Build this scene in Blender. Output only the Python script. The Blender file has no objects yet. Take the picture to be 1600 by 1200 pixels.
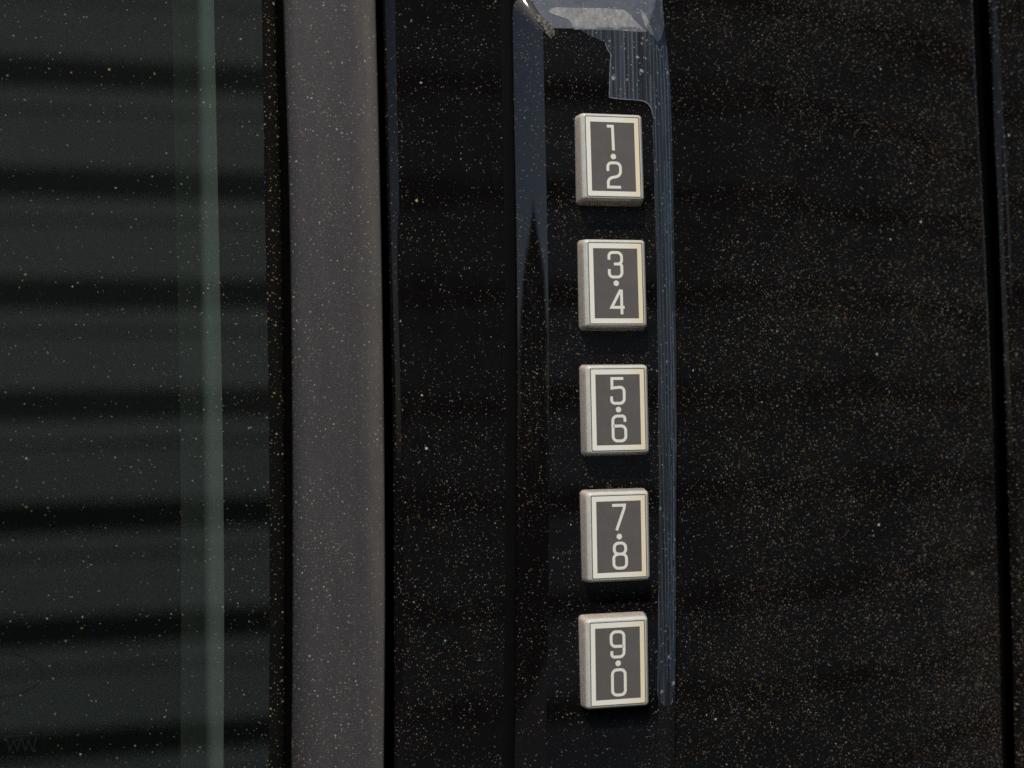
import bpy, bmesh, math, random
from mathutils import Vector, Matrix
random.seed(7)
R = math.radians
scene = bpy.context.scene
COL = scene.collection
MM = 0.001

# ------------------------------------------------------------------ camera
F = 1800.0                      # focal length in photo pixels (photo is 1600 wide)
YAW, PITCH, ROLL = R(11.6), R(2.2), R(1.1)
fwd = Vector((math.sin(YAW) * math.cos(PITCH), math.cos(YAW) * math.cos(PITCH), math.sin(PITCH)))
right0 = fwd.cross(Vector((0, 0, 1))).normalized()
up0 = right0.cross(fwd)
right = right0 * math.cos(ROLL) - up0 * math.sin(ROLL)
up = up0 * math.cos(ROLL) + right0 * math.sin(ROLL)
CAM = -fwd * 0.1565
cam = bpy.data.cameras.new('camera'); camo = bpy.data.objects.new('camera', cam); COL.objects.link(camo)
rot = Matrix((right, up, -fwd)).transposed()
camo.matrix_world = Matrix.Translation(CAM) @ rot.to_4x4()
cam.sensor_width = 36; cam.lens = F / 1600 * 36
cam.clip_start = 0.01; cam.clip_end = 500
cam.dof.use_dof = True; cam.dof.focus_distance = 0.1555; cam.dof.aperture_fstop = 14
scene.camera = camo

# ------------------------------------------------------------------ light
SUN_AZ, SUN_EL = R(201), R(56)          # azimuth from +Y towards +X
sd = Vector((math.sin(SUN_AZ) * math.cos(SUN_EL), math.cos(SUN_AZ) * math.cos(SUN_EL), math.sin(SUN_EL)))
world = bpy.data.worlds.new('World'); scene.world = world; world.use_nodes = True
wn = world.node_tree; bg = wn.nodes['Background']
sky = wn.nodes.new('ShaderNodeTexSky'); sky.sky_type = 'NISHITA'; sky.sun_disc = False
sky.sun_elevation = SUN_EL; sky.sun_rotation = SUN_AZ; sky.dust_density = 1.5
wn.links.new(sky.outputs[0], bg.inputs[0]); bg.inputs[1].default_value = 0.11
sun = bpy.data.lights.new('sun', 'SUN'); sun.energy = 3.9; sun.angle = R(0.5); sun.color = (1.0, 0.95, 0.87)
suno = bpy.data.objects.new('sun', sun); COL.objects.link(suno)
suno.rotation_euler = (-sd).to_track_quat('-Z', 'Y').to_euler()
scene.view_settings.view_transform = 'Standard'; scene.view_settings.look = 'None'
scene.view_settings.exposure = 0.0; scene.view_settings.gamma = 1.0
scene.view_settings.use_curve_mapping = False
scene.cycles.use_denoising = False
scene.cycles.caustics_reflective = False
scene.cycles.max_bounces = 8
scene.cycles.sample_clamp_indirect = 4

# ------------------------------------------------------------------ helpers
def U(px, py, h):
    """photo pixel -> point on the plane h millimetres proud of the trim face (y = 0)"""
    d = right * (px - 800) + up * (600 - py) + fwd * F
    t = (-h * MM - CAM.y) / d.y
    return CAM + d * t

def curve(pts):
    """smooth monotone-ish interpolation px(py) through traced key points"""
    ys = [p[0] for p in pts]; xs = [p[1] for p in pts]
    n = len(ys)
    m = []
    for i in range(n):
        a, b = max(0, i - 1), min(n - 1, i + 1)
        m.append((xs[b] - xs[a]) / (ys[b] - ys[a]))
    def f(y):
        if y <= ys[0]: return xs[0] + m[0] * (y - ys[0])
        if y >= ys[-1]: return xs[-1] + m[-1] * (y - ys[-1])
        for i in range(n - 1):
            if y <= ys[i + 1]:
                hh = ys[i + 1] - ys[i]; t = (y - ys[i]) / hh
                return ((2*t**3 - 3*t**2 + 1) * xs[i] + (t**3 - 2*t**2 + t) * hh * m[i]
                        + (-2*t**3 + 3*t**2) * xs[i+1] + (t**3 - t**2) * hh * m[i+1])
    return f

def mesh_obj(name, verts, faces, mat, parent=None, smooth=True, sharp=18, mats=None, fm=None):
    me = bpy.data.meshes.new(name)
    me.from_pydata([tuple(v) for v in verts], [], faces)
    for m in (mats or [mat]): me.materials.append(m)
    if fm:
        for p, k in zip(me.polygons, fm): p.material_index = k
    me.validate(); me.update()
    if smooth:
        me.polygons.foreach_set('use_smooth', [True] * len(me.polygons))
        me.set_sharp_from_angle(angle=R(sharp))
    o = bpy.data.objects.new(name, me); COL.objects.link(o)
    if parent: o.parent = parent
    return o

def empty(name, loc=(0, 0, 0), **kw):
    o = bpy.data.objects.new(name, None); COL.objects.link(o); o.location = loc
    o.empty_display_size = 0.01
    for k, v in kw.items(): o[k] = v
    return o

ROWS = [-420 + 40 * i for i in range(52)]     # photo rows the extruded trims run over

def loft(name, stations, mat, parent, rows=ROWS, sharp=18):
    """stations: list of (px(py), h) from left to right; faces look at the camera"""
    V = []; Fc = []
    n = len(stations)
    for y in rows:
        for f, h in stations:
            V.append(U(f(y), y, h))
    for j in range(len(rows) - 1):
        for i in range(n - 1):
            a = j * n + i
            Fc.append((a, a + n, a + n + 1, a + 1))
    return mesh_obj(name, V, Fc, mat, parent, sharp=sharp)

def lerp(f, g, t): return lambda y: f(y) * (1 - t) + g(y) * t
def off(f, d): return lambda y: f(y) + d
def const(x): return lambda y: x

def bevel_st(f, g, h0, h1, k=0.4, n=10):
    """arc stations between traced edges f (low, h0) and g (high, h1)"""
    return [(lerp(f, g, i / n), h0 + (h1 - h0) * (i/n + k * (i/n) * (1 - i/n))) for i in range(n + 1)]

# ------------------------------------------------------------------ materials
def new_mat(name):
    m = bpy.data.materials.new(name); m.use_nodes = True
    nt = m.node_tree; nt.nodes.clear()
    out = nt.nodes.new('ShaderNodeOutputMaterial')
    return m, nt, out

class NB:
    def __init__(s, nt): s.nt = nt
    def n(s, t, **kw):
        x = s.nt.nodes.new(t)
        for k, v in kw.items(): setattr(x, k, v)
        return x
    def put(s, sock, v):
        if hasattr(v, 'is_linked') or hasattr(v, 'links'): s.nt.links.new(v, sock)
        else: sock.default_value = v
    def math(s, op, a, b=0.0, c=0.0, clamp=False):
        x = s.n('ShaderNodeMath', operation=op, use_clamp=clamp)
        s.put(x.inputs[0], a); s.put(x.inputs[1], b); s.put(x.inputs[2], c)
        return x.outputs[0]
    def mapr(s, v, a, b, c, d, smooth=False):
        x = s.n('ShaderNodeMapRange', clamp=True)
        if smooth: x.interpolation_type = 'SMOOTHSTEP'
        for i, q in enumerate((v, a, b, c, d)): s.put(x.inputs[i], q)
        return x.outputs[0]
    def coord(s, scale=(1000, 1000, 1000), rotz=0.0, loc=(0, 0, 0)):
        t = s.n('ShaderNodeTexCoord'); m = s.n('ShaderNodeMapping')
        s.nt.links.new(t.outputs['Object'], m.inputs[0])
        m.inputs['Scale'].default_value = scale; m.inputs['Location'].default_value = loc
        m.inputs['Rotation'].default_value = (0, rotz, 0)
        return m.outputs[0]                       # millimetres
    def noise(s, vec, sc, detail=3, rough=0.5, dist=0.0):
        x = s.n('ShaderNodeTexNoise'); s.put(x.inputs['Vector'], vec)
        x.inputs['Scale'].default_value = sc; x.inputs['Detail'].default_value = detail
        x.inputs['Roughness'].default_value = rough; x.inputs['Distortion'].default_value = dist
        return x.outputs['Fac']
    def ramp(s, f, stops, const=False):
        x = s.n('ShaderNodeValToRGB')
        if const: x.color_ramp.interpolation = 'CONSTANT'
        e = x.color_ramp.elements
        while len(e) < len(stops): e.new(0.5)
        for q, (p, c) in zip(e, stops): q.position = p; q.color = (*c, 1)
        s.put(x.inputs[0], f); return x.outputs[0]
    def mixc(s, f, a, b):
        x = s.n('ShaderNodeMix', data_type='RGBA')
        s.put(x.inputs[0], f); s.put(x.inputs[6], a); s.put(x.inputs[7], b)
        return x.outputs[2]
    def mixs(s, f, a, b):
        x = s.n('ShaderNodeMixShader'); s.put(x.inputs[0], f)
        s.nt.links.new(a, x.inputs[1]); s.nt.links.new(b, x.inputs[2])
        return x.outputs[0]

DUST_COL = [(0.0, (.50, .49, .47)), (.34, (.38, .34, .27)), (.52, (.55, .42, .14)), (.62, (.60, .60, .60)),
            (.74, (.30, .36, .12)), (.81, (.42, .12, .08)), (.88, (.22, .30, .42)), (.94, (.75, .74, .70))]

WARM = [(0.0, (.46, .42, .36)), (.26, (.40, .30, .17)), (.48, (.50, .36, .12)), (.60, (.52, .50, .47)),
        (.74, (.30, .34, .12)), (.82, (.42, .15, .08)), (.90, (.20, .30, .36)), (.95, (.70, .68, .62))]

def dust_layer(b, cell, prob, radius, seed, density=None, stretch=0.0, colramp=DUST_COL, gain=1.0):
    """one layer of settled specks: cell size / radius in mm. returns (mask, colour)"""
    sp = b.n('ShaderNodeSeparateXYZ'); b.nt.links.new(b.coord(), sp.inputs[0])
    cb = b.n('ShaderNodeCombineXYZ'); b.nt.links.new(sp.outputs[0], cb.inputs[0]); b.nt.links.new(sp.outputs[2], cb.inputs[1])
    mp = b.n('ShaderNodeMapping'); b.nt.links.new(cb.outputs[0], mp.inputs[0])
    mp.inputs['Rotation'].default_value = (0, 0, .4 + seed); mp.inputs['Location'].default_value = (seed * 37.1, seed * 11.3, 0)
    vo = b.n('ShaderNodeTexVoronoi', voronoi_dimensions='2D', feature='F1')
    b.put(vo.inputs['Vector'], mp.outputs[0]); vo.inputs['Scale'].default_value = 1 / cell
    vo.inputs['Randomness'].default_value = 1
    sep = b.n('ShaderNodeSeparateColor'); b.nt.links.new(vo.outputs['Color'], sep.inputs[0])
    # irregular flake outline
    warp = b.noise(b.coord(), 9.0, 1)
    d = b.math('MULTIPLY', vo.outputs['Distance'], b.mapr(warp, .3, .7, .55, 1.6))
    r = b.math('MULTIPLY', b.math('ADD', b.math('POWER', sep.outputs[0], 3.0), 0.35), radius / cell)
    m = b.mapr(d, b.math('MULTIPLY', r, 0.75), r, 1.0, 0.0)
    p = prob if density is None else b.math('MULTIPLY', density, prob)
    keep = b.math('LESS_THAN', sep.outputs[1], p)
    m = b.math('MULTIPLY', b.math('MULTIPLY', m, keep), gain)
    return m, b.ramp(sep.outputs[2], colramp, const=True)

def add_dust(b, base, layers, haze=None, haze_col=(.35, .30, .24, 1)):
    sh = base
    if haze is not None:
        df = b.n('ShaderNodeBsdfDiffuse'); b.put(df.inputs[0], haze_col)
        sh = b.mixs(haze, sh, df.outputs[0])
    for m, c in layers:
        df = b.n('ShaderNodeBsdfDiffuse'); b.put(df.inputs[0], c)
        sh = b.mixs(m, sh, df.outputs[0])
    return sh

def principled(b, col, rough, spec=0.5, metal=0.0, normal=None, coat=0.0):
    p = b.n('ShaderNodeBsdfPrincipled')
    b.put(p.inputs['Base Color'], col); b.put(p.inputs['Roughness'], rough)
    b.put(p.inputs['Specular IOR Level'], spec); p.inputs['Metallic'].default_value = metal
    if coat: p.inputs['Coat Weight'].default_value = coat
    if normal is not None: b.nt.links.new(normal, p.inputs['Normal'])
    return p.outputs[0]

def bump(b, hgt, strength, dist):
    x = b.n('ShaderNodeBump'); x.inputs['Strength'].default_value = strength
    x.inputs['Distance'].default_value = dist; b.put(x.inputs['Height'], hgt); return x.outputs[0]

def black_gloss(name, dens_lo, dens_hi, gradient=None, spec=0.24, haze=0.010, seed=0.0, wavy=0.00014):
    m, nt, out = new_mat(name); b = NB(nt)
    mm = b.coord()
    patch = b.noise(mm, 0.05, 3, 0.6)
    dens = b.mapr(b.math('ADD', b.math('MULTIPLY', patch, .7), b.math('MULTIPLY', b.noise(b.coord(scale=(1000, 1000, 1000), rotz=.5), .22, 3, .65), .3)), .40, .60, dens_lo, dens_hi)
    if gradient:                                   # (x_mm where thin, x_mm where thick)
        sx = b.n('ShaderNodeSeparateXYZ'); nt.links.new(mm, sx.inputs[0])
        dens = b.math('MULTIPLY', dens, b.mapr(sx.outputs[0], gradient[0], gradient[1], gradient[2], 1.0))
        low = b.mapr(sx.outputs[2], -45, 10, 1.15, 0.8)
        dens = b.math('MULTIPLY', dens, low)
    smear = b.noise(b.coord(scale=(1000, 1000, 300)), 0.25, 4, .6)
    rough = b.mapr(smear, .3, .7, .02, .05)
    wave = b.noise(b.coord(scale=(1000, 1000, 1600), rotz=.35), .030, 2, .5)
    base = principled(b, (.0035, .0030, .0033, 1), rough, spec, normal=bump(b, wave, 1.0, wavy) if wavy else None)
    hz = b.math('MULTIPLY', b.math('MULTIPLY', b.mapr(b.noise(mm, 3.5, 3, .7), .4, .7, 0, 1), dens), haze)
    sm = b.noise(b.coord(scale=(1000, 1000, 250), rotz=.9), .12, 5, .65)
    hz = b.math('ADD', hz, b.math('MULTIPLY', b.mapr(sm, .50, .75, 0, 1), haze * .4))
    L = [dust_layer(b, .30, .80, .085, seed + 1, dens, gain=.22, colramp=WARM),
         dust_layer(b, .55, .62, .085, seed + 2, dens, gain=.34, colramp=WARM),
         dust_layer(b, 2.1, .42, .11, seed + 3, dens, gain=.42, colramp=WARM),
         dust_layer(b, 8.0, .5, .15, seed + 4, None, gain=.75)]
    sh = add_dust(b, base, L, hz)
    nt.links.new(sh, out.inputs[0]); return m

M = {}
M['pillar'] = black_gloss('black_gloss_trim', .35, 1.0, gradient=(14, 45, .42), haze=.02)
M['housing'] = black_gloss('black_gloss_keypad', .15, .5, spec=.5, haze=.006, seed=4.0, wavy=0)

# clear scuffed film with vertical scratches
def film_mat():
    m, nt, out = new_mat('scuffed_film'); b = NB(nt)
    v = b.coord(scale=(1000, 1000, 14))
    n1 = b.noise(v, 2.6, 5, .75); n2 = b.noise(v, 7.0, 3, .6)
    s = b.math('ADD', b.mapr(n1, .38, .66, 0, .75), b.mapr(n2, .52, .72, 0, .6))
    col = b.mixc(b.math('MINIMUM', s, 1.0), (.012, .014, .020, 1), (.052, .062, .078, 1))
    iri = b.noise(b.coord(scale=(1000, 1000, 60)), 1.1, 2)
    col = b.mixc(b.mapr(iri, .58, .70, 0, .45), col, (.03, .085, .10, 1))
    wv = b.n('ShaderNodeTexWave', wave_type='BANDS', bands_direction='X', wave_profile='SIN')
    b.put(wv.inputs['Vector'], b.coord(scale=(1000, 1000, 30))); wv.inputs['Scale'].default_value = .5
    wv.inputs['Distortion'].default_value = 1.6; wv.inputs['Detail'].default_value = 2
    ln = b.math('MULTIPLY', b.mapr(wv.outputs['Fac'], .72, 1.0, 0, 1), b.mapr(n1, .42, .6, .1, .8))
    col = b.mixc(ln, col, (.125, .135, .15, 1))
    nrm = bump(b, b.math('ADD', n1, n2), .6, .00006)
    base = principled(b, col, .36, .2, normal=nrm)
    L = [dust_layer(b, .8, .5, .13, 11.0, gain=.35, colramp=[(0, (.5, .5, .52)), (.6, (.25, .33, .36)), (.85, (.6, .6, .6))]),
         dust_layer(b, 2.2, .5, .24, 12.0, gain=.5, colramp=[(0, (.5, .55, .6)), (.6, (.2, .4, .4)), (.85, (.6, .6, .6))])]
    nt.links.new(add_dust(b, base, L), out.inputs[0]); return m
M['film'] = film_mat()

def chalk_mat():
    m, nt, out = new_mat('chalky_residue'); b = NB(nt)
    v = b.coord(scale=(1000, 1000, 160), rotz=.12)
    n1 = b.noise(v, 1.8, 4, .7)
    col = b.mixc(b.mapr(n1, .35, .7, 0, 1), (.10, .105, .115, 1), (.23, .225, .215, 1))
    base = principled(b, col, .5, .3)
    L = [dust_layer(b, .7, .6, .16, 21.0, gain=.55, colramp=[(0, (.35, .34, .33)), (.5, (.5, .35, .15)), (.7, (.4, .42, .2)), (.85, (.55, .55, .55))])]
    nt.links.new(add_dust(b, base, L), out.inputs[0]); return m
M['chalk'] = chalk_mat()
def sky_sheen_film():
    m, nt, out = new_mat('blue_sky_sheen_film'); b = NB(nt)
    n1 = b.noise(b.coord(), .6, 5, .7)
    base = principled(b, b.mixc(b.mapr(n1, .3, .7, 0, 1), (.050, .056, .070, 1), (.078, .086, .102, 1)), .3, .3)  # sky reflection of the top slope painted into the film colour
    L = [dust_layer(b, .6, .5, .10, 61.0, gain=.25), dust_layer(b, 1.6, .5, .12, 62.0, gain=.5)]
    nt.links.new(add_dust(b, base, L), out.inputs[0]); return m
M['sky_sheen_film'] = sky_sheen_film()
def smudge_mat():
    m, nt, out = new_mat('mottled_dirt'); b = NB(nt)
    n1 = b.noise(b.coord(), 2.2, 5, .75)
    base = principled(b, b.mixc(b.mapr(n1, .42, .62, 0, 1), (.006, .006, .006, 1), (.17, .16, .14, 1)), .6, .2)
    nt.links.new(base, out.inputs[0]); return m
M['smudge'] = smudge_mat()

def seal_mat():
    m, nt, out = new_mat('dusty_grey_rubber'); b = NB(nt)
    mm = b.coord()
    n1 = b.noise(b.coord(scale=(1000, 1000, 260)), .5, 5, .65)
    fine = b.noise(mm, 9, 3, .7)
    col = b.mixc(b.mapr(n1, .3, .7, 0, 1), (.026, .0255, .029, 1), (.038, .0365, .040, 1))
    col = b.mixc(b.mapr(fine, .35, .75, 0, .35), col, (.09, .082, .075, 1))
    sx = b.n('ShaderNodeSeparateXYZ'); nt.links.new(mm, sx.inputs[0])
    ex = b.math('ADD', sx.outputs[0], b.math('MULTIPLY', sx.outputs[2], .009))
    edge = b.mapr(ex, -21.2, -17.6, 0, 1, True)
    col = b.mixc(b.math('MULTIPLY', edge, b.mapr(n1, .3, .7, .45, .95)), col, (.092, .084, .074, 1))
    edge_shade = b.mapr(ex, -30.2, -26.8, .8, 0, True)  # shade along the left edge, painted into the rubber colour
    col = b.mixc(edge_shade, col, (.012, .0115, .0125, 1))
    base = principled(b, col, .62, .25, normal=bump(b, fine, .35, .00004))
    patch = b.noise(mm, .07, 3, .6)
    dens = b.mapr(patch, .35, .65, .3, 1)
    L = [dust_layer(b, .45, .5, .085, 31.0, dens, gain=.34, colramp=WARM), dust_layer(b, .26, .7, .07, 34.0, gain=.14, colramp=WARM), dust_layer(b, .70, .6, .09, 32.0, dens, gain=.5, colramp=WARM),
         dust_layer(b, 4.0, .5, .13, 33.0, gain=.5)]
    nt.links.new(add_dust(b, base, L), out.inputs[0]); return m
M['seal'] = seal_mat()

def lip_mat():
    m, nt, out = new_mat('black_flocked_lip'); b = NB(nt)
    mm = b.coord()
    base = principled(b, (.0035, .0033, .003, 1), .8, .06)
    sx = b.n('ShaderNodeSeparateXYZ'); nt.links.new(mm, sx.inputs[0])
    YC = [(0, (.45, .42, .36)), (.3, (.50, .38, .12)), (.6, (.38, .42, .12)), (.75, (.5, .22, .07)), (.9, (.6, .58, .5))]
    patch = b.noise(mm, .10, 3, .6)
    dens = b.mapr(patch, .35, .65, .4, 1.2)
    L = [dust_layer(b, .45, .5, .09, 41.0, dens, gain=.3, colramp=YC), dust_layer(b, .9, .55, .12, 42.0, dens, gain=.5, colramp=YC)]
    nt.links.new(add_dust(b, base, L), out.inputs[0]); return m
M['lip'] = lip_mat()

def plain(name, col, rough=.5, spec=.4, var=.15, sc=.8):
    m, nt, out = new_mat(name); b = NB(nt)
    n = b.noise(b.coord(), sc, 4, .6)
    c2 = tuple(c * (1 + var) for c in col); c1 = tuple(c * (1 - var) for c in col)
    cc = b.mixc(b.mapr(n, .3, .7, 0, 1), (*c1, 1), (*c2, 1))
    nt.links.new(principled(b, cc, rough, spec), out.inputs[0]); return m
M['film_edge'] = plain('film_edge', (.16, .17, .19), .4, .4, .5, 2.0)
M['edge_blue'] = plain('blue_edge_scratch', (.085, .135, .17), .4, .4, .6, 2.0)
M['groove'] = plain('black_gap_rubber', (.002, .002, .002), .9, .0)
M['shade_strip'] = plain('black_shade_strip', (.0025, .0025, .003), .7, .05)
M['inner_dark'] = plain('dark_cabin_cloth', (.012, .013, .013), .9, .1)
def strip_mat():
    m, nt, out = new_mat('grey_green_inner_seal'); b = NB(nt)
    sx = b.n('ShaderNodeSeparateXYZ'); nt.links.new(b.coord(), sx.inputs[0])
    e = b.math('ADD', sx.outputs[0], b.math('MULTIPLY', sx.outputs[2], .004))
    wob = b.noise(b.coord(scale=(1000, 1000, 1000)), .05, 2)
    f = b.mapr(b.math('ADD', e, b.math('MULTIPLY', wob, .8)), -41.3, -39.6, 0, 1, True)
    n = b.noise(b.coord(scale=(1000, 1000, 80)), .6, 4)
    c = b.mixc(b.mapr(n, .3, .7, 0, 1), (.25, .275, .255, 1), (.30, .325, .305, 1))
    c = b.mixc(f, (.075, .085, .078, 1), c)
    nt.links.new(principled(b, c, .7, .15), out.inputs[0]); return m
M['inner_strip'] = strip_mat()
M['inner_step'] = plain('dark_green_inner_trim', (.066, .072, .066), .7, .15, .2, .2)

def glass_mat():
    m, nt, out = new_mat('tinted_window_glass'); b = NB(nt)
    tr = b.n('ShaderNodeBsdfTransparent'); tr.inputs[0].default_value = (.43, .475, .45, 1)
    gl = b.n('ShaderNodeBsdfGlossy'); gl.inputs['Roughness'].default_value = .015; gl.inputs['Color'].default_value = (1, .97, .80, 1)
    geo = b.n('ShaderNodeNewGeometry'); dt = b.n('ShaderNodeVectorMath', operation='DOT_PRODUCT')
    nt.links.new(geo.outputs['Normal'], dt.inputs[0]); nt.links.new(geo.outputs['Incoming'], dt.inputs[1])
    g5 = b.math('POWER', b.math('SUBTRACT', 1.0, b.math('ABSOLUTE', dt.outputs['Value'])), 5.0)
    fr = b.math('ADD', .135, b.math('MULTIPLY', g5, .9))
    base = b.mixs(fr, tr.outputs[0], gl.outputs[0])
    mm = b.coord()
    sx = b.n('ShaderNodeSeparateXYZ'); nt.links.new(mm, sx.inputs[0])
    near = b.mapr(sx.outputs[0], -45, -33, .45, 1.3)
    patch = b.math('MULTIPLY', b.mapr(b.noise(mm, .06, 3, .6), .35, .65, .5, 1.1), near)
    hz = b.math('MULTIPLY', b.mapr(b.noise(mm, .12, 4, .6), .3, .7, .3, 1), .004)
    L = [dust_layer(b, .60, .5, .085, 51.0, patch, gain=.22, colramp=WARM), dust_layer(b, 1.2, .6, .105, 52.0, patch, gain=.34, colramp=WARM),
         dust_layer(b, 5.5, .5, .13, 53.0, gain=.45)]
    nt.links.new(add_dust(b, base, L, hz, (.3, .33, .33, 1)), out.inputs[0]); return m
M['glass'] = glass_mat()

def cap_mat(nm, ca, cb_, ssw, sss):
    m, nt, out = new_mat(nm); b = NB(nt)
    n = b.noise(b.coord(), 1.2, 3)
    c = b.mixc(b.mapr(n, .3, .7, 0, 1), ca, cb_)
    p = b.n('ShaderNodeBsdfPrincipled'); nt.links.new(c, p.inputs['Base Color'])
    p.inputs['Roughness'].default_value = .2; p.inputs['Specular IOR Level'].default_value = .75
    p.inputs['Subsurface Weight'].default_value = ssw; p.inputs['Subsurface Radius'].default_value = (1, .8, .6)
    p.inputs['Subsurface Scale'].default_value = sss
    nt.links.new(p.outputs[0], out.inputs[0]); return m
M['cap'] = cap_mat('warm_grey_button_sides', (.39, .335, .28, 1), (.45, .39, .335, 1), .9, .0028)
M['rim'] = cap_mat('pale_button_rim', (.46, .46, .42, 1), (.52, .52, .48, 1), .2, .001)
M['plate'] = plain('grey_button_face', (.108, .101, .096), .42, .25, .06, .5)
M['outline'] = plain('dark_olive_outline', (.10, .10, .078), .5, .2)
M['ink'] = plain('cream_print', (.74, .72, .63), .4, .25, .03, .5)
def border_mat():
    m, nt, out = new_mat('cream_border_warm_lit'); b = NB(nt)
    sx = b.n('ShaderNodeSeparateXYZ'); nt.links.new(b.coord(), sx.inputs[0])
    f = b.mapr(sx.outputs[0], 1.0, 4.0, 0, 1)  # warm backlight on the right side, painted into the print colour
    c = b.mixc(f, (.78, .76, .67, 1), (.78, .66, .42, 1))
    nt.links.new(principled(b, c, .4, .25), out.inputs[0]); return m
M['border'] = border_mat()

# ------------------------------------------------------------------ surroundings (seen as reflections)
def box_v(x0, x1, y0, y1, z0, z1, V, Fc):
    k = len(V)
    V += [(x0,y0,z0),(x1,y0,z0),(x1,y1,z0),(x0,y1,z0),(x0,y0,z1),(x1,y0,z1),(x1,y1,z1),(x0,y1,z1)]
    Fc += [(k,k+3,k+2,k+1),(k+4,k+5,k+6,k+7),(k,k+1,k+5,k+4),(k+1,k+2,k+6,k+5),(k+2,k+3,k+7,k+6),(k+3,k,k+4,k+7)]

GZ = -1.15
def ground_mat():
    m, nt, out = new_mat('concrete_driveway'); b = NB(nt)
    n = b.noise(b.coord(scale=(1, 1, 1)), 3.0, 6, .6)
    c = b.mixc(n, (.045, .043, .040, 1), (.075, .072, .068, 1))
    nt.links.new(principled(b, c, .9, .2), out.inputs[0]); return m
g = mesh_obj('driveway', [(-60, -60, GZ), (60, -60, GZ), (60, 60, GZ), (-60, 60, GZ)], [(0, 1, 2, 3)], ground_mat(), smooth=False)
g['kind'] = 'structure'

FY, PER, TOP = -2.25, .222, 1.42
fence = empty('board_fence', (0, FY, GZ), label='tall horizontal board fence across from the car, mirrored as dark bands in the glass', category='fence')
V = []; Fc = []
z = GZ + .03; phase = .087
zz = phase - .061 - 7 * PER
while zz < TOP:
    z0, z1 = zz, zz + PER
    if z0 > GZ:
        box_v(-1.35, 3.2, FY - .02, FY, z0 + .062, z0 + .171, V, Fc)      # main face
        box_v(-1.35, 3.2, FY - .02, FY - .001, z0 + .179, z1 - .001, V, Fc)
    zz += PER
pale = plain('pale_fence_paint', (.74, .68, .58), .7, .2, .08, .004)
fo = mesh_obj('board_face', [(v[0], v[1] - FY, v[2] - GZ) for v in V], Fc, pale, fence, smooth=False)
V = []; Fc = []
box_v(-1.35, 3.2, -.06, -.022, .02, TOP - GZ, V, Fc)
mesh_obj('backing', V, Fc, plain('dark_fence_backing', (.012, .012, .012), .9, .05), fence, smooth=False)

HA, HD = R(-50.5), 11.0
tree = empty('conifer_tree', (math.sin(HA) * HD, -math.cos(HA) * HD, GZ), label='dark pointed evergreen tree across the driveway, mirrored as a black spire in the keypad edge', category='tree')
tr_r = random.Random(11)
V = []; Fc = []
for k in range(9):
    t = k / 8
    for i in range(10):
        a = i * math.tau / 10; rr = .16 * (1 - .7 * t); V.append((rr * math.cos(a), rr * math.sin(a), t * 2.9))
for k in range(8):
    for i in range(10): Fc.append((k*10+i, k*10+(i+1)%10, (k+1)*10+(i+1)%10, (k+1)*10+i))
mesh_obj('trunk', V, Fc, plain('dark_bark', (.05, .04, .03), .9, .1), tree)
V = []; Fc = []
TREE_H = 3.28
def crad(z):                       # crown half width by height
    d = TREE_H - z
    return .04 + .95 * min(1, d / .42) ** 1.1 + .50 * min(1, d / .9) + .45 * min(1, d / 2.4)
for n_ in range(16000):             # small needle sprays filling the crown
    z = tr_r.uniform(.12, TREE_H); a = tr_r.uniform(0, math.tau); q = tr_r.random() ** .4
    rr = crad(z) * q * tr_r.uniform(.85, 1.08)
    c = Vector((rr * math.cos(a), rr * math.sin(a), z - rr * .15))
    d = Vector((math.cos(a), math.sin(a), tr_r.uniform(-.5, .4))).normalized() * tr_r.uniform(.08, .16)
    w = d.cross(Vector((0, 0, 1))).normalized() * tr_r.uniform(.02, .045)
    u = Vector((0, 0, tr_r.uniform(-.03, .03)))
    k = len(V); V += [c - d * .4, c + w + u, c + d, c - w - u]; Fc.append((k, k+1, k+2, k+3))
mesh_obj('crown', V, Fc, plain('dark_evergreen_needles', (.022, .035, .018), .8, .1), tree, smooth=False)

added_hedge = empty('added_hedge', (-5.2, -3.4, GZ), label='low dark clipped greenery, added out of view to darken the reflection at the foot of the keypad edge', category='added_hedge')
V = []; Fc = []  # unseen greenery, added to darken the lower reflections in the gloss
for n_ in range(14000):
    t = tr_r.uniform(0, 1); u_ = tr_r.uniform(0, 1)
    # runs along the drive, face and top of a clipped box
    y = -6.5 + 9.3 * t
    if tr_r.random() < .6: x, z = .35 + tr_r.uniform(-.06, .03), u_ * .95
    else: x, z = -.35 + .7 * u_, .95 + tr_r.uniform(-.05, .03)
    c = Vector((x, y, z)); d = Vector((tr_r.uniform(-1, 1), tr_r.uniform(-1, 1), tr_r.uniform(-1, 1))).normalized() * tr_r.uniform(.03, .06)
    w = d.orthogonal().normalized() * tr_r.uniform(.02, .04); k = len(V)
    V += [c - d, c + w, c + d, c - w]; Fc.append((k, k+1, k+2, k+3))
mesh_obj('foliage', V, Fc, plain('dark_hedge_leaves', (.020, .034, .014), .8, .08), added_hedge, smooth=False)
V = []; Fc = []
box_v(-.30, .28, -6.4, 2.7, 0, .88, V, Fc)
mesh_obj('inner_growth', V, Fc, plain('dark_hedge_inside', (.008, .010, .006), .9, .02), added_hedge, smooth=False)

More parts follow.
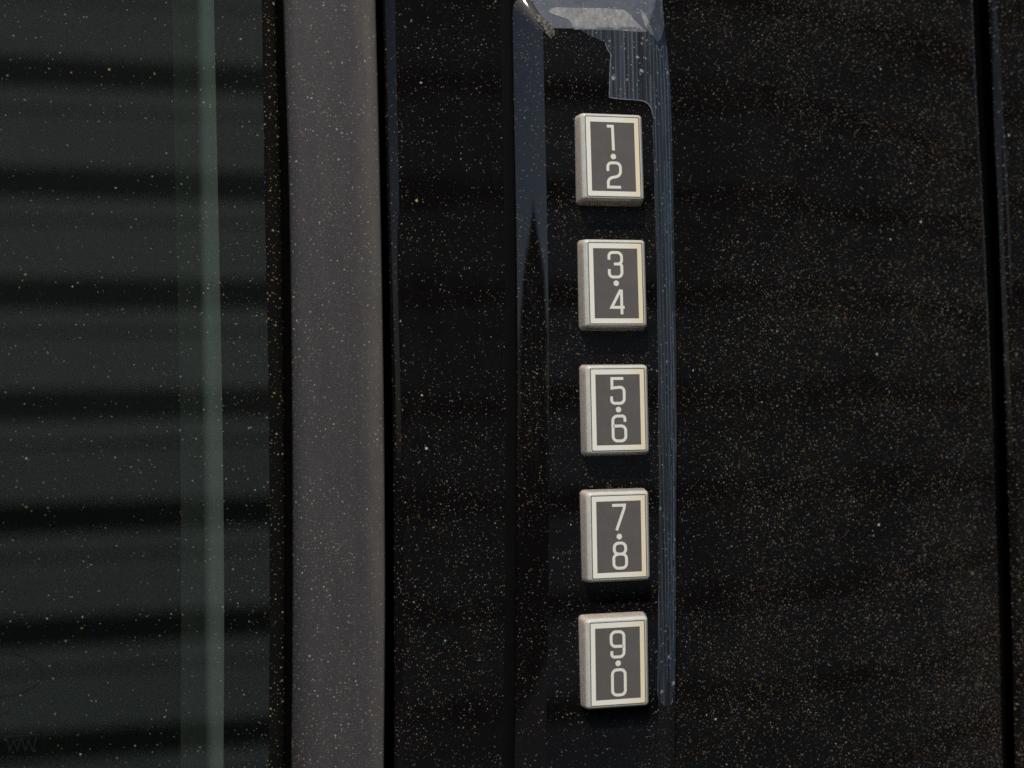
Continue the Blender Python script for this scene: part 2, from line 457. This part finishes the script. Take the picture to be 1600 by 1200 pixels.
# ------------------------------------------------------------------ traced edges (photo pixels)
STRIP_F = curve([(0, 269), (330, 275), (630, 281), (930, 283), (1200, 282)])
STRIP_L = curve([(0, 307), (330, 312), (630, 318), (930, 321), (1200, 321)])
STRIP_R = curve([(0, 334), (330, 341), (630, 347), (930, 350), (1200, 349)])
LIP_L = curve([(0, 409), (330, 414), (630, 420), (930, 421), (1200, 420)])
GRV_L = curve([(0, 431), (330, 440), (630, 444), (930, 446), (1200, 444)])
SEAL_L = curve([(0, 443), (330, 453), (630, 457), (930, 458), (1200, 456)])
SEAL_R = curve([(0, 587), (330, 595), (630, 600), (930, 602), (1200, 600)])
TR_A = curve([(0, 598), (330, 606), (630, 613), (930, 616), (1200, 616)])
TR_B = curve([(0, 617), (330, 624), (630, 629), (930, 631), (1200, 630)])
G1 = curve([(0, 1521), (200, 1530), (330, 1538), (630, 1551), (900, 1560), (1200, 1567)])
G2 = curve([(0, 1544), (200, 1553), (330, 1560), (630, 1570), (900, 1579), (1200, 1586)])
G3 = curve([(0, 1557), (200, 1569), (330, 1577), (630, 1585), (900, 1593), (1200, 1601)])

car = empty('car', (0, 0, 0), label='black car seen close at its door pillar, dusty glossy trim beside tinted window', category='car')

GH = -3.0     # window glass lies 3 mm behind the trim face
win = loft('window_glass', [(const(-900), GH), (const(-300), GH), (const(0), GH), (STRIP_R, GH), (GRV_L, GH), (off(GRV_L, 26), GH)], M['glass'], car)
win['label'] = 'dark tinted side window with dust specks'
loft('inner_seal', [(off(STRIP_L, -3), GH - 6), (off(STRIP_L, 0), GH - 4.6), (off(STRIP_L, 7), GH - 3.6), (off(STRIP_L, 16), GH - 3.1), (STRIP_R, GH - 3.0), (off(STRIP_R, .6), GH - 6)], M['inner_strip'], car, sharp=50)['label'] = 'pale grey green strip seen behind the window'
loft('inner_trim', [(STRIP_F, GH - 7.5), (STRIP_F, GH - 6.2), (off(STRIP_L, 6), GH - 6.2)], M['inner_step'], car)
loft('cabin_lining', [(const(-1400), -60), (const(900), -60)], M['inner_dark'], car)
lip = loft('glass_lip', [(LIP_L, GH + .05), (off(LIP_L, 2), GH + .35), (off(LIP_L, 10), GH + .6), (off(GRV_L, -4), GH + .7), (GRV_L, GH + .3), (off(GRV_L, 1), GH + .1)], M['lip'], car, sharp=60)
loft('groove', [(off(GRV_L, -5), GH + .12), (off(SEAL_L, 12), GH + .12)], M['groove'], car)
seal_st = [(off(SEAL_L, -2), GH - .8), (off(SEAL_L, 0), -2.4), (off(SEAL_L, 1.2), -.9), (off(SEAL_L, 3), -.62), (off(SEAL_L, 24), -.45)]
for i in range(1, 9):
    t = i / 9
    seal_st.append((lerp(off(SEAL_L, 24), off(SEAL_R, -30), t), -.45 + .35 * math.sin(t * 1.57)))
seal_st += [(off(SEAL_R, -30), -.09), (off(SEAL_R, -12), -.08), (off(SEAL_R, -3), -.10), (off(SEAL_R, -1), -.22), (off(SEAL_R, 0), -.6), (off(SEAL_R, .5), -6)]
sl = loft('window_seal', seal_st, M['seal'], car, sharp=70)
sl['label'] = 'matte grey rubber strip between window and glossy pillar'
loft('gap_floor', [(off(SEAL_R, -14), -6), (off(TR_A, 14), -6)], M['groove'], car)
tst = [(off(TR_A, -1), -6.5), (off(TR_A, -.5), -2.2)] + bevel_st(TR_A, TR_B, -.98, 0, .25)
tst += [(const(760), 0), (const(1200), 0), (off(G1, -5), 0), (off(G1, -2.5), -.06), (off(G1, -1), -.2), (G1, -.5), (off(G1, 1), -6.5)]
pt = loft('front_pillar_trim', tst, M['pillar'], car)
pt['label'] = 'glossy black dusty pillar trim carrying the keypad'
loft('gap_floor', [(off(G1, -16), -6), (off(G3, 20), -6)], M['groove'], car)
rst = [(off(G2, -1), -6.5), (off(G2, -.5), -1.8)] + bevel_st(G2, G3, -1.06, 0, .18) + [(const(1700), 0), (const(2100), 0), (const(2700), 0)]
rt = loft('rear_pillar_trim', rst, M['pillar'], car)
rt['label'] = 'glossy black trim of the rear door past the gap'

# faint etched marking at the lower left of the glass
def ribbon(P, w, closed=False):
    """flat ribbon along 2D points; returns verts2d, faces"""
    V = []; Fc = []; n = len(P)
    for i in range(n):
        a = P[(i - 1) % n] if (closed or i > 0) else P[i]
        c = P[(i + 1) % n] if (closed or i < n - 1) else P[i]
        p = P[i]
        d1 = Vector((p[0]-a[0], p[1]-a[1])); d2 = Vector((c[0]-p[0], c[1]-p[1]))
        if d1.length < 1e-9: d1 = d2
        if d2.length < 1e-9: d2 = d1
        d1.normalize(); d2.normalize()
        t = (d1 + d2)
        if t.length < 1e-6: t = d2
        t.normalize(); nn = Vector((-t.y, t.x))
        k = 1 / max(.5, nn.dot(Vector((-d2.y, d2.x))))
        V += [(p[0] + nn.x * w/2 * k, p[1] + nn.y * w/2 * k), (p[0] - nn.x * w/2 * k, p[1] - nn.y * w/2 * k)]
    for i in range(n if closed else n - 1):
        j = (i + 1) % n
        Fc.append((2*i, 2*i+1, 2*j+1, 2*j))
    return V, Fc

V = []; Fc = []
def mark(P, w=2.2, closed=False):
    v, f = ribbon(P, w, closed); k = len(V)
    for x, y in v: V.append(U(x, y, GH + .015))
    for q in f: Fc.append(tuple(a + k for a in reversed(q)))
mark([(-14 + 80 * math.cos(a * .1309), 1054 + 36 * math.sin(a * .1309)) for a in range(48)], 3.2, True)
mark([(8 + 9 * math.cos(a), 1124 + 10 * math.sin(a)) for a in [3.1 + .3 * i for i in range(9)]], 2.5)
for x0 in (10, 34):
    mark([(x0, 1151), (x0 + 5, 1173), (x0 + 11, 1156), (x0 + 17, 1173), (x0 + 23, 1151)], 2.4)
mark([(8, 1150), (62, 1147)], 2)
x = 2
for w in (5, 9, 4, 7, 12, 3, 10, 6, 9, 5, 11, 8, 8):
    mark([(x, 1183), (x, 1196)], 2.0); mark([(x, 1183), (x + w * .7, 1183)], 1.8); x += w + 3.6
mk = mesh_obj('glass_marking', V, Fc, plain('etched_mark', (.010, .011, .011), .7, .08), win, smooth=False)
mk['label'] = 'faint etched oval and small lettering in the corner of the glass'

# ------------------------------------------------------------------ keypad
keypad = empty('entry_keypad', (0, 0, 0), label='black raised keypad strip with five grey number buttons on the glossy door pillar', category='keypad')
H0, HB = 2.9, .55
KL_o = curve([(-60, 800), (150, 803), (360, 807), (600, 809), (900, 808), (1200, 804), (1300, 802)])
KR_o = curve([(-60, 1026), (0, 1030), (70, 1042), (150, 1048), (360, 1053), (600, 1057), (900, 1057), (1200, 1054), (1300, 1052)])
KL_i = curve([(-60, 846), (150, 850.5), (360, 855), (600, 858), (900, 857), (1100, 854), (1300, 850)])
KR_i = curve([(-60, 1006), (60, 1012), (150, 1019), (360, 1026), (550, 1029.5), (750, 1031), (940, 1030), (1200, 1027), (1300, 1025)])
def prof(t): return HB + (H0 - HB) * (t + .16 * t * (1 - t))
def kloop(t, ex=0.0):
    """closed loop of photo points, t = 0 outer .. 1 inner; corners rounded"""
    L = lerp(KL_o, KL_i, t); Rr = lerp(KR_o, KR_i, t)
    yt = -14 * (1 - t) + 44 * t; yb = 1318 * (1 - t) + 1255 * t
    r = 34 * (1 - t) + 9 * t
    P = []
    n = 12
    for i in range(n + 1):            # top-left corner, going right
        a = math.pi + (math.pi / 2) * i / n
        y = yt + r + r * math.sin(a); P.append((L(y) + r - ex + r * math.cos(a), y))
    for i in range(1, 12):
        x0 = L(yt) + r; x1 = Rr(yt) - r; P.append((x0 + (x1 - x0) * i / 12, yt))
    for i in range(n + 1):
        a = -math.pi / 2 + (math.pi / 2) * i / n
        y = yt + r + r * math.sin(a); P.append((Rr(y) - r + ex + r * math.cos(a), y))
    for i in range(1, 40):
        y = yt + r + (yb - yt - 2 * r) * i / 40; P.append((Rr(y) + ex, y))
    for i in range(n + 1):
        a = (math.pi / 2) * i / n
        y = yb - r + r * math.sin(a); P.append((Rr(y) - r + ex + r * math.cos(a), y))
    for i in range(1, 12):
        x1 = Rr(yb) - r; x0 = L(yb) + r; P.append((x1 + (x0 - x1) * i / 12, yb))
    for i in range(n + 1):
        a = math.pi / 2 + (math.pi / 2) * i / n
        y = yb - r + r * math.sin(a); P.append((L(y) + r - ex + r * math.cos(a), y))
    for i in range(1, 40):
        y = yb - r - (yb - yt - 2 * r) * i / 40; P.append((L(y) - ex, y))
    return P
V = []; Fc = []
loops = [(kloop(0, 3), -.2), (kloop(0, 1.2), .12), (kloop(0, .3), .35)] + [(kloop(i / 12), prof(i / 12)) for i in range(13)]
# tiny flat step inside the edge, then the cap
N = len(loops[0][0])
for P, h in loops:
    for x, y in P: V.append(U(x, y, h))
for j in range(len(loops) - 1):
    for i in range(N):
        k = (i + 1) % N
        Fc.append((j*N + i, (j+1)*N + i, (j+1)*N + k, j*N + k))
Fc.append(tuple(reversed([(len(loops) - 1) * N + i for i in range(N)])))
bmh = mesh_obj('housing', V, Fc, M['housing'], keypad, sharp=14)
def fix_normals(o, toward=Vector((0, -1, 0))):
    bm = bmesh.new(); bm.from_mesh(o.data); bmesh.ops.recalc_face_normals(bm, faces=bm.faces)
    s = sum((f.normal.dot(toward)) * f.calc_area() for f in bm.faces)
    if s < 0: bmesh.ops.reverse_faces(bm, faces=bm.faces)
    bm.to_mesh(o.data); bm.free()
fix_normals(bmh)

gr = [-24 + 20 * i for i in range(68)]
loft('shade_strip', [(off(KL_o, -20), -.05), (off(KL_o, -18), .05), (off(KL_o, -14), .12), (off(KL_o, -6), .16), (off(KL_o, -2), .14), (off(KL_o, 1), -.1)], M['shade_strip'], keypad, rows=gr, sharp=60)  # added black strip standing in for the dark reflection beside the housing
def Hsurf(px, py):
    """height of the housing surface above the trim at a photo point"""
    tl = (px - KL_o(py)) / (KL_i(py) - KL_o(py)); tr = (KR_o(py) - px) / (KR_o(py) - KR_i(py))
    tt = (py + 14) / 58.0
    t = max(0, min(1, tl, tr, tt))
    return prof(t)

def inside(x, y, P):
    c = False; j = len(P) - 1
    for i in range(len(P)):
        if (P[i][1] > y) != (P[j][1] > y) and x < (P[j][0] - P[i][0]) * (y - P[i][1]) / (P[j][1] - P[i][1]) + P[i][0]: c = not c
        j = i
    return c

def skin(name, poly, mat, parent, lift=.04, step=2.0):
    """thin layer lying on the housing, cut to a traced outline"""
    bm = bmesh.new()
    xs = [p[0] for p in poly]; ys = [p[1] for p in poly]
    x0, x1, y0, y1 = min(xs), max(xs), min(ys), max(ys)
    # outline face in photo space, then sliced by a grid so it can follow the surface
    f = bm.faces.new([bm.verts.new((x, y, 0)) for x, y in poly])
    bmesh.ops.triangulate(bm, faces=[f])
    def cuts(axis, a, b, st):
        q = a + st
        while q < b:
            g = bm.verts[:] + bm.edges[:] + bm.faces[:]
            co = (q, 0, 0) if axis == 0 else (0, q, 0); no = (1, 0, 0) if axis == 0 else (0, 1, 0)
            bmesh.ops.bisect_plane(bm, geom=g, plane_co=co, plane_no=no); q += st
    cuts(0, x0, x1, step * 2); cuts(1, y0, y1, step * (3 if y1 - y0 < 200 else 14))
    for v in bm.verts:
        h = Hsurf(v.co.x, v.co.y) + lift
        v.co = U(v.co.x, v.co.y, h)
    me = bpy.data.meshes.new(name); bm.to_mesh(me); bm.free(); me.materials.append(mat)
    o = bpy.data.objects.new(name, me); COL.objects.link(o); o.parent = parent
    fix_normals(o)
    return o

rough = random.Random(3)
strip_left = [(KR_i(y) - 1.5 + rough.uniform(-.5, .5), y) for y in range(200, 1095, 20)]
strip_right = [(KR_o(y) - .8 + rough.uniform(-.7, .7), y) for y in range(90, 1080, 16)]
poly = [(905, 45), (918, 54), (934, 61), (946, 67), (949, 77), (955, 86), (953, 104), (952.5, 128), (952, 152), (960, 153.5),
        (975, 155), (992, 156), (1005, 157.5), (1013, 162), (1018, 170), (1021, 184)]
poly += strip_left + [(1029, 1096), (1033, 1099), (1038, 1103), (1044, 1104), (1049, 1101), (1052, 1094), (1052, 1085)]
poly += list(reversed(strip_right)) + [(1042, 74), (1038, 69), (1035, 71), (1033, 77), (1029, 77), (1025, 70), (1020, 58), (1012, 46)]
poly0 = [(828, -13), (1034, -13), (1036, 18), (1038, 40), (1033, 60), (1027, 66), (1020, 56), (1011, 47), (990, 44.5), (940, 44.5), (897, 44.5), (866, 44), (857, 37), (845, 24), (834, 8)]
s0 = skin('film', poly0, M['sky_sheen_film'], keypad, lift=.035); s0['label'] = 'blue grey film over the top slope, sky reflection painted into its colour'
def edge_line(P, w, lift, mat, name, closed=False):
    v, f = ribbon(P, w, closed)
    o = mesh_obj(name, [U(x, y, Hsurf(x, y) + lift) for x, y in v], f, mat, keypad, smooth=False); fix_normals(o); return o
fm_ = skin('film', poly, M['film'], keypad, lift=.05)
fm_['label'] = 'scuffed clear film with vertical scratches along the right edge'
poly2 = [(857, 18), (861, 13), (870, 11), (900, 12.5), (940, 12.5), (975, 15), (982, 20), (990, 30), (1004, 44), (1012, 49), (1000, 50),
         (960, 47), (930, 46), (897, 46), (893, 36), (888, 30), (876, 26), (863, 22)]
s2 = skin('chalky_film_patch', poly2, M['chalk'], keypad, lift=.06); s2['label'] = 'pale chalky patch on the upper edge'
poly3 = [(1001, 17), (1006, 19), (1012, 30), (1018, 42), (1022, 56), (1017, 54), (1009, 42), (1006, 34), (1003, 26)]
s3 = skin('chalky_film_patch', poly3, M['chalk'], keypad, lift=.06); s3['label'] = 'small pale chalky sliver at the upper right corner'

edge_line(poly[3:16], 1.2, .075, M['film_edge'], 'film_edge')
er = random.Random(9)
for dx, ww in ((-4.5, 1.5), (-8.5, .7), (-13, .6)):
    y = 96
    while y < 1070:                       # broken bright scratches down the edge
        ln = er.uniform(40, 170)
        P = [(KR_o(q) + dx + er.uniform(-.25, .25), q) for q in [y + ln * k / 8 for k in range(9)] if q < 1085]
        if len(P) > 2: edge_line(P, ww * er.uniform(.6, 1.2), .075, M['edge_blue'], 'scratch')
        y += ln + er.uniform(4, 50)
edge_line([(1036, 71), (1035, 72), (1033, 78), (1029, 78), (1025, 70)], 1.2, .075, M['film_edge'], 'film_edge')
poly4 = [(838, 22), (845, 24), (852, 31), (860, 38), (866, 46), (867, 55), (861, 60), (853, 52), (848, 42), (840, 33)]
s4 = skin('dirt_smudge', poly4, M['smudge'], keypad, lift=.065); s4['label'] = 'mottled dirt on the upper left corner'
# ---- buttons
def rrect(hw, hh, r, n=6):
    P = []
    for cx, cy, a0 in ((hw - r, hh - r, 0), (-hw + r, hh - r, 90), (-hw + r, -hh + r, 180), (hw - r, -hh + r, 270)):
        for i in range(n + 1):
            a = R(a0 + 90 * i / n); P.append((cx + r * math.cos(a), cy + r * math.sin(a)))
    return P

BH = 2.3
CAP_MI = []
def cap_mesh():
    L = [(4.72, 6.22, .6, -.3), (4.44, 6.05, .55, 1.3), (4.34, 5.98, .52, 1.80), (4.29, 5.94, .5, 1.90), (4.24, 5.90, .45, 1.98),
         (4.05, 5.76, .38, 2.20), (3.98, 5.70, .35, 2.27), (3.90, 5.63, .3, BH)]
    V = []; Fc = []
    for hw, hh, r, h in L:
        for x, z in rrect(hw, hh, r): V.append((x * MM, -h * MM, z * MM))
    n = len(rrect(1, 1, .1))
    for j in range(len(L) - 1):
        for i in range(n):
            k = (i + 1) % n; Fc.append((j*n+i, j*n+k, (j+1)*n+k, (j+1)*n+i))
    Fc.append(tuple((len(L)-1)*n + i for i in range(n)))
    CAP_MI.extend([0 if j < 3 else 1 for j in range(len(L) - 1) for i in range(n)] + [1])
    return V, Fc

def fillet(P, r, closed=False):
    """P: (x, y, rounded) -> dense 2D polyline"""
    out = []; n = len(P)
    for i, p in enumerate(P):
        if not p[2] or (not closed and (i == 0 or i == n - 1)):
            out.append((p[0], p[1])); continue
        a = P[(i - 1) % n]; c = P[(i + 1) % n]
        A = Vector((a[0]-p[0], a[1]-p[1])); C = Vector((c[0]-p[0], c[1]-p[1]))
        rr = min(r, A.length * .5, C.length * .5)
        A.normalize(); C.normalize()
        s = Vector((p[0], p[1])) + A * rr; e = Vector((p[0], p[1])) + C * rr; q = Vector((p[0], p[1]))
        for k in range(9):
            t = k / 8
            # circle-like conic
            w = .7071
            b0, b1, b2 = (1-t)**2, 2*t*(1-t)*w, t*t
            v = (s * b0 + q * b1 + e * b2) / (b0 + b1 + b2); out.append((v.x, v.y))
    return out

GLY = {
 '0': [([(0,0,1),(0,1,1),(1,1,1),(1,0,1)], True)],
 '1': [([(.08,1,0),(.52,1,0),(.55,0,0)], False)],
 '2': [([(0,.66,0),(0,1,1),(1,1,1),(1,.47,1),(0,.36,1),(0,0,0),(1,0,0)], False)],
 '3': [([(0,.70,0),(0,1,1),(1,1,1),(1,.53,1),(.38,.53,0)], False), ([(.60,.53,0),(1,.53,1),(1,0,1),(0,0,1),(0,.32,0)], False)],
 '4': [([(.86,0,0),(.86,1,0)], False), ([(.80,1,0),(.06,.28,0),(1.08,.28,0)], False)],
 '5': [([(.96,1,0),(.05,1,0),(.05,.55,0)], False), ([(.05,.62,0),(1,.66,1),(1,0,1),(0,0,1),(0,.28,0)], False)],
 '6': [([(.96,.76,0),(.96,1,1),(0,1,1),(0,0,1),(1,0,1),(1,.60,1),(.05,.60,0)], False)],
 '7': [([(0,1,0),(.98,1,0),(.94,.86,0),(.32,0,0)], False)],
 '8': [([(.05,.56,1),(.05,1,1),(.95,1,1),(.95,.56,1)], True), ([(0,0,1),(0,.56,1),(1,.56,1),(1,0,1)], True)],
 '9': [([(.04,.24,0),(.04,0,1),(1,0,1),(1,1,1),(0,1,1),(0,.42,1),(.95,.42,0)], False)],
}
def numeral_mesh(ch, cx, cy):
    w, h, st = 1.76, 3.32, .385
    V = []; Fc = []
    for pts, closed in GLY[ch]:
        P = fillet([(p[0] * w, p[1] * h, p[2]) for p in pts], .62, closed)
        v, f = ribbon(P, st, closed); k = len(V)
        lay = BH + .045 + (.006 if k else 0)
        for x, y in v: V.append(((cx - w/2 + x) * MM, -lay * MM, (cy - h/2 + y) * MM))
        for q in f: Fc.append(tuple(a + k for a in q))
    return V, Fc

def flat(poly, lay):
    return [(x * MM, -lay * MM, z * MM) for x, z in poly], [tuple(range(len(poly)))]

BTN = [(958, 245.5, '1', '2'), (962.5, 443, '3', '4'), (966, 640, '5', '6'), (967.3, 838, '7', '8'), (965.5, 1035.5, '9', '0')]
ORD = ['topmost button marked 1 and 2', 'button marked 3 and 4', 'middle button marked 5 and 6', 'button marked 7 and 8', 'lowest button marked 9 and 0']
cv, cf = cap_mesh()
first = None
for i, (bx, by, a, c) in enumerate(BTN):
    p = U(bx, by, H0 + BH)
    if first is None:
        cap = mesh_obj('button', cv, cf, None, keypad, sharp=40, mats=[M['cap'], M['rim']], fm=CAP_MI); fix_normals(cap); first = cap
    else:
        cap = first.copy(); COL.objects.link(cap); cap.parent = keypad
    cap.location = (p.x, -H0 * MM, p.z)
    cap.rotation_euler = (R((-1.6, -.8, 0, .8, 1.6)[i]), 0, 0)
    cap['label'] = ORD[i]
    def sub(name, vf, mat):
        o = mesh_obj(name, vf[0], vf[1], mat, cap, smooth=False); fix_normals(o); return o
    sub('outline', flat(rrect(3.80, 5.52, .16), BH + .012), M['outline'])
    # ring border
    P1 = rrect(3.68, 5.40, .10); P2 = rrect(3.06, 4.70, .03); n = len(P1)
    V = [(x * MM, -(BH + .024) * MM, z * MM) for x, z in P1 + P2]
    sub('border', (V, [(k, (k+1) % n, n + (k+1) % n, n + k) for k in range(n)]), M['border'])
    sub('face_plate', flat(rrect(3.08, 4.72, .04), BH + .034), M['plate'])
    sub('numeral', numeral_mesh(a, -.02, 2.50), M['ink'])
    sub('numeral', numeral_mesh(c, .08, -2.52), M['ink'])
    sub('dot', flat([(.02 + .38 * math.cos(k * .2618), .38 * math.sin(k * .2618)) for k in range(24)], BH + .047), M['ink'])
